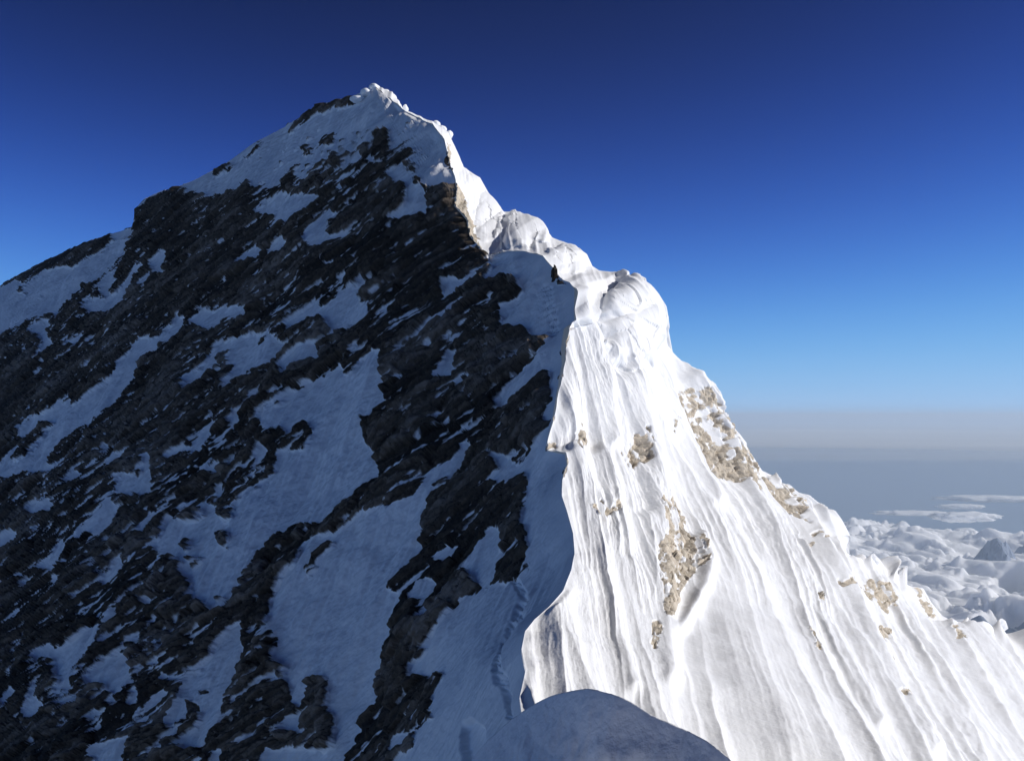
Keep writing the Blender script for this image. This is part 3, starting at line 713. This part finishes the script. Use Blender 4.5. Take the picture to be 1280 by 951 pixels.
# ------------------------------------------------------------------ valley floor, far peaks, clouds, haze
GZ = -8600.
R = 900000.
ang = np.linspace(0, 2*math.pi, 129)[:-1]
rad = np.array([0, 2000, 6000, 12000, 25000, 50000, 100000, 200000, 400000, R])
gv = np.stack([np.outer(rad, np.cos(ang)), np.outer(rad, np.sin(ang)), np.full((len(rad), 128), GZ)], -1)
i, j = np.meshgrid(np.arange(len(rad)-1), np.arange(128), indexing='ij')
gf = np.stack([i*128+j, i*128+(j+1) % 128, (i+1)*128+(j+1) % 128, (i+1)*128+j], -1).reshape(-1, 4)[:, ::-1]
o = mesh_obj('ground', gv.reshape(-1, 3), gf[:, ::-1].copy(), M_ground); tag(o, kind='structure')

def peak(px, py, D, base, width, seed):
    n = 160
    c = up(px, py, D)
    h = c[2]-base
    X, Y = np.meshgrid(np.linspace(-1, 1, n), np.linspace(-1, 1, n))
    wv = fbm(np.stack([X*2, Y*2, 0*X+seed], -1), 5, seed, .55, True)
    r = np.hypot(X, Y)
    z = np.clip(1-r*1.02, -.05, 1)**1.15 if False else np.maximum(1-r, 0)**1.1
    z = z*(1+.0*wv)+(wv-.2)*.28*np.minimum(1, r*4)*sstep(1, .6, r)
    pts = np.stack([c[0]+X*width, c[1]+Y*width, base+z*h], -1)
    o = mesh_obj('distant_mountain', pts.reshape(-1, 3), grid_faces(n, n), M_peak)
    tag(o, kind='structure')
peak(1246, 672, 19500, -3100, 700, 101)
peak(1286, 680, 20500, -3100, 700, 103)
peak(1225, 768, 12500, -4300, 1500, 105)
peak(1290, 770, 12800, -4300, 1500, 107)

# sea of clouds: billowing top surface with real relief
n1, n2 = 700, 700
th = np.radians(np.concatenate([np.linspace(-45, 12, 90)[:-1], np.linspace(12, 30, 520), np.linspace(30, 75, 92)[1:]]))[:, None]       # azimuth to the right of the view
rr = (7500*(46000/7500.)**np.linspace(0, 1, n2))[None, :]
X = rr*np.sin(th); Y = rr*np.cos(th)
pp = np.stack([X/5200, Y/5200, 0*X], -1)
lo = fbm(pp, 3, 120)
bil = 1-np.abs(fbm(np.stack([X/2300, Y/1900, 0*X+2], -1), 5, 121, .55))*2
bil2 = np.abs(perlin(np.stack([X/900, Y/900, 0*X+4], -1), 123))+.5*np.abs(perlin(np.stack([X/420, Y/420, 0*X+8], -1), 124))
px_ = X/Y*F+CX
edge_far = sstep(29500, 24500, Y+3800*lo+2500*np.clip((px_-1100)/150, 0, 2))
g1 = 1-np.exp(-((px_-1268)/30)**2-((Y-18000)/700)**2)*1.05
g2 = 1-np.exp(-((px_-1262)/62)**2-((Y-12300)/1500)**2)*1.15
body = sstep(.12, .75, np.minimum(edge_far, np.minimum(g1, g2))+.35*lo*(edge_far < .98)+.12*(bil))
wq = fbm(np.stack([X/1500, Y/1500, 0*X+6], -1), 3, 127)*900
fluff = sum(a_*np.abs(perlin(np.stack([(X+wq)/w_, (Y-wq)/w_, 0*X+w_], -1), 128+i_)) for i_, (w_, a_) in enumerate([(3100, 330), (1500, 280), (720, 230), (340, 130), (170, 50)]))
Z = -2760+lo*420+fluff
Z = Z*body+(-3900)*(1-body)
fcl = grid_faces(n1, n2); fcl = fcl[body.ravel()[fcl].min(1) > .03]
o = mesh_obj('sea_of_clouds', np.stack([X, Y, Z], -1).reshape(-1, 3), fcl, M_cloud); tag(o, kind='stuff')

def wisp(px, py, D, rx, rz, lab, seed):
    c = up(px, py, D); s = D/F
    v = ICV*np.array([rx*s, rx*s*.5, rz*s])
    nn = fbm(ICV*np.array([3.2, 2, 2])+seed*5, 4, 130+seed)
    v = v*(1+.55*nn)[:, None]
    v = v+c
    o = mesh_obj('cloud', v, ICF, M_cloud); tag(o, lab, 'cloud', 'thin clouds over the valley')
wisp(1235, 623, 30000, 62, 3.5, 'long thin flat cloud streak, topmost of the streaks at the right edge', 1)
wisp(1205, 646, 27000, 44, 6, 'thicker pale cloud patch floating just above the dark far peak', 2)
wisp(1140, 641, 27500, 48, 2.6, 'narrow cloud streak reaching furthest left above the sea of clouds', 3)
wisp(1200, 633, 29000, 30, 3, 'short cloud wisp between the long streak and the thicker patch', 4)

# thin veil of high cloud far out, whitening the last degrees above the horizon
M_veil = bpy.data.materials.new('thin_veil_cloud'); vt, VN, VK, VB = nodes(M_veil)
VB.inputs['Base Color'].default_value = (.95, .90, .78, 1); VB.inputs['Roughness'].default_value = 1; VB.inputs['Specular IOR Level'].default_value = 0
va = VN.new('ShaderNodeAttribute'); va.attribute_name = 'cover'; VK.new(va.outputs['Fac'], VB.inputs['Alpha'])
th = np.radians(np.linspace(-60, 90, 300))[:, None]; rr = (20000*(700000/20000.)**np.linspace(0, 1, 200))[None, :]
X = rr*np.sin(th); Y = rr*np.cos(th)
cv = sstep(22000, 50000, rr+0*X+12000*fbm(np.stack([X/40000, Y/14000, 0*X], -1), 4, 140))*(.8+.35*fbm(np.stack([X/40000, Y/30000, 0*X+3], -1), 4, 141))*sstep(700000, 600000, rr)
o = mesh_obj('veil_of_high_cloud', np.stack([X, Y, -1100+0*X], -1).reshape(-1, 3), grid_faces(300, 200), M_veil, True, {'cover': np.clip(cv*.72, 0, .72).ravel()}); tag(o, kind='stuff')

hz = bpy.data.materials.new('haze'); hz.use_nodes = True
hn = hz.node_tree
for n in list(hn.nodes):
    if n.type != 'OUTPUT_MATERIAL': hn.nodes.remove(n)
pv = hn.nodes.new('ShaderNodeVolumePrincipled')
pv.inputs['Color'].default_value = (.72, .86, 1.0, 1)
pv.inputs['Density'].default_value = 1.8e-5
pv.inputs['Anisotropy'].default_value = .2
hn.links.new(pv.outputs[0], hn.nodes['Material Output'].inputs['Volume'])
s = R*1.02
bxv = np.array([(x, y, z) for x in (-s, s) for y in (-s, s) for z in (GZ-1, 350)], float)
bxf = [(0, 1, 3, 2), (4, 6, 7, 5), (0, 4, 5, 1), (2, 3, 7, 6), (0, 2, 6, 4), (1, 5, 7, 3)]
o = mesh_obj('haze', bxv, np.array(bxf), hz, False); tag(o, kind='stuff')
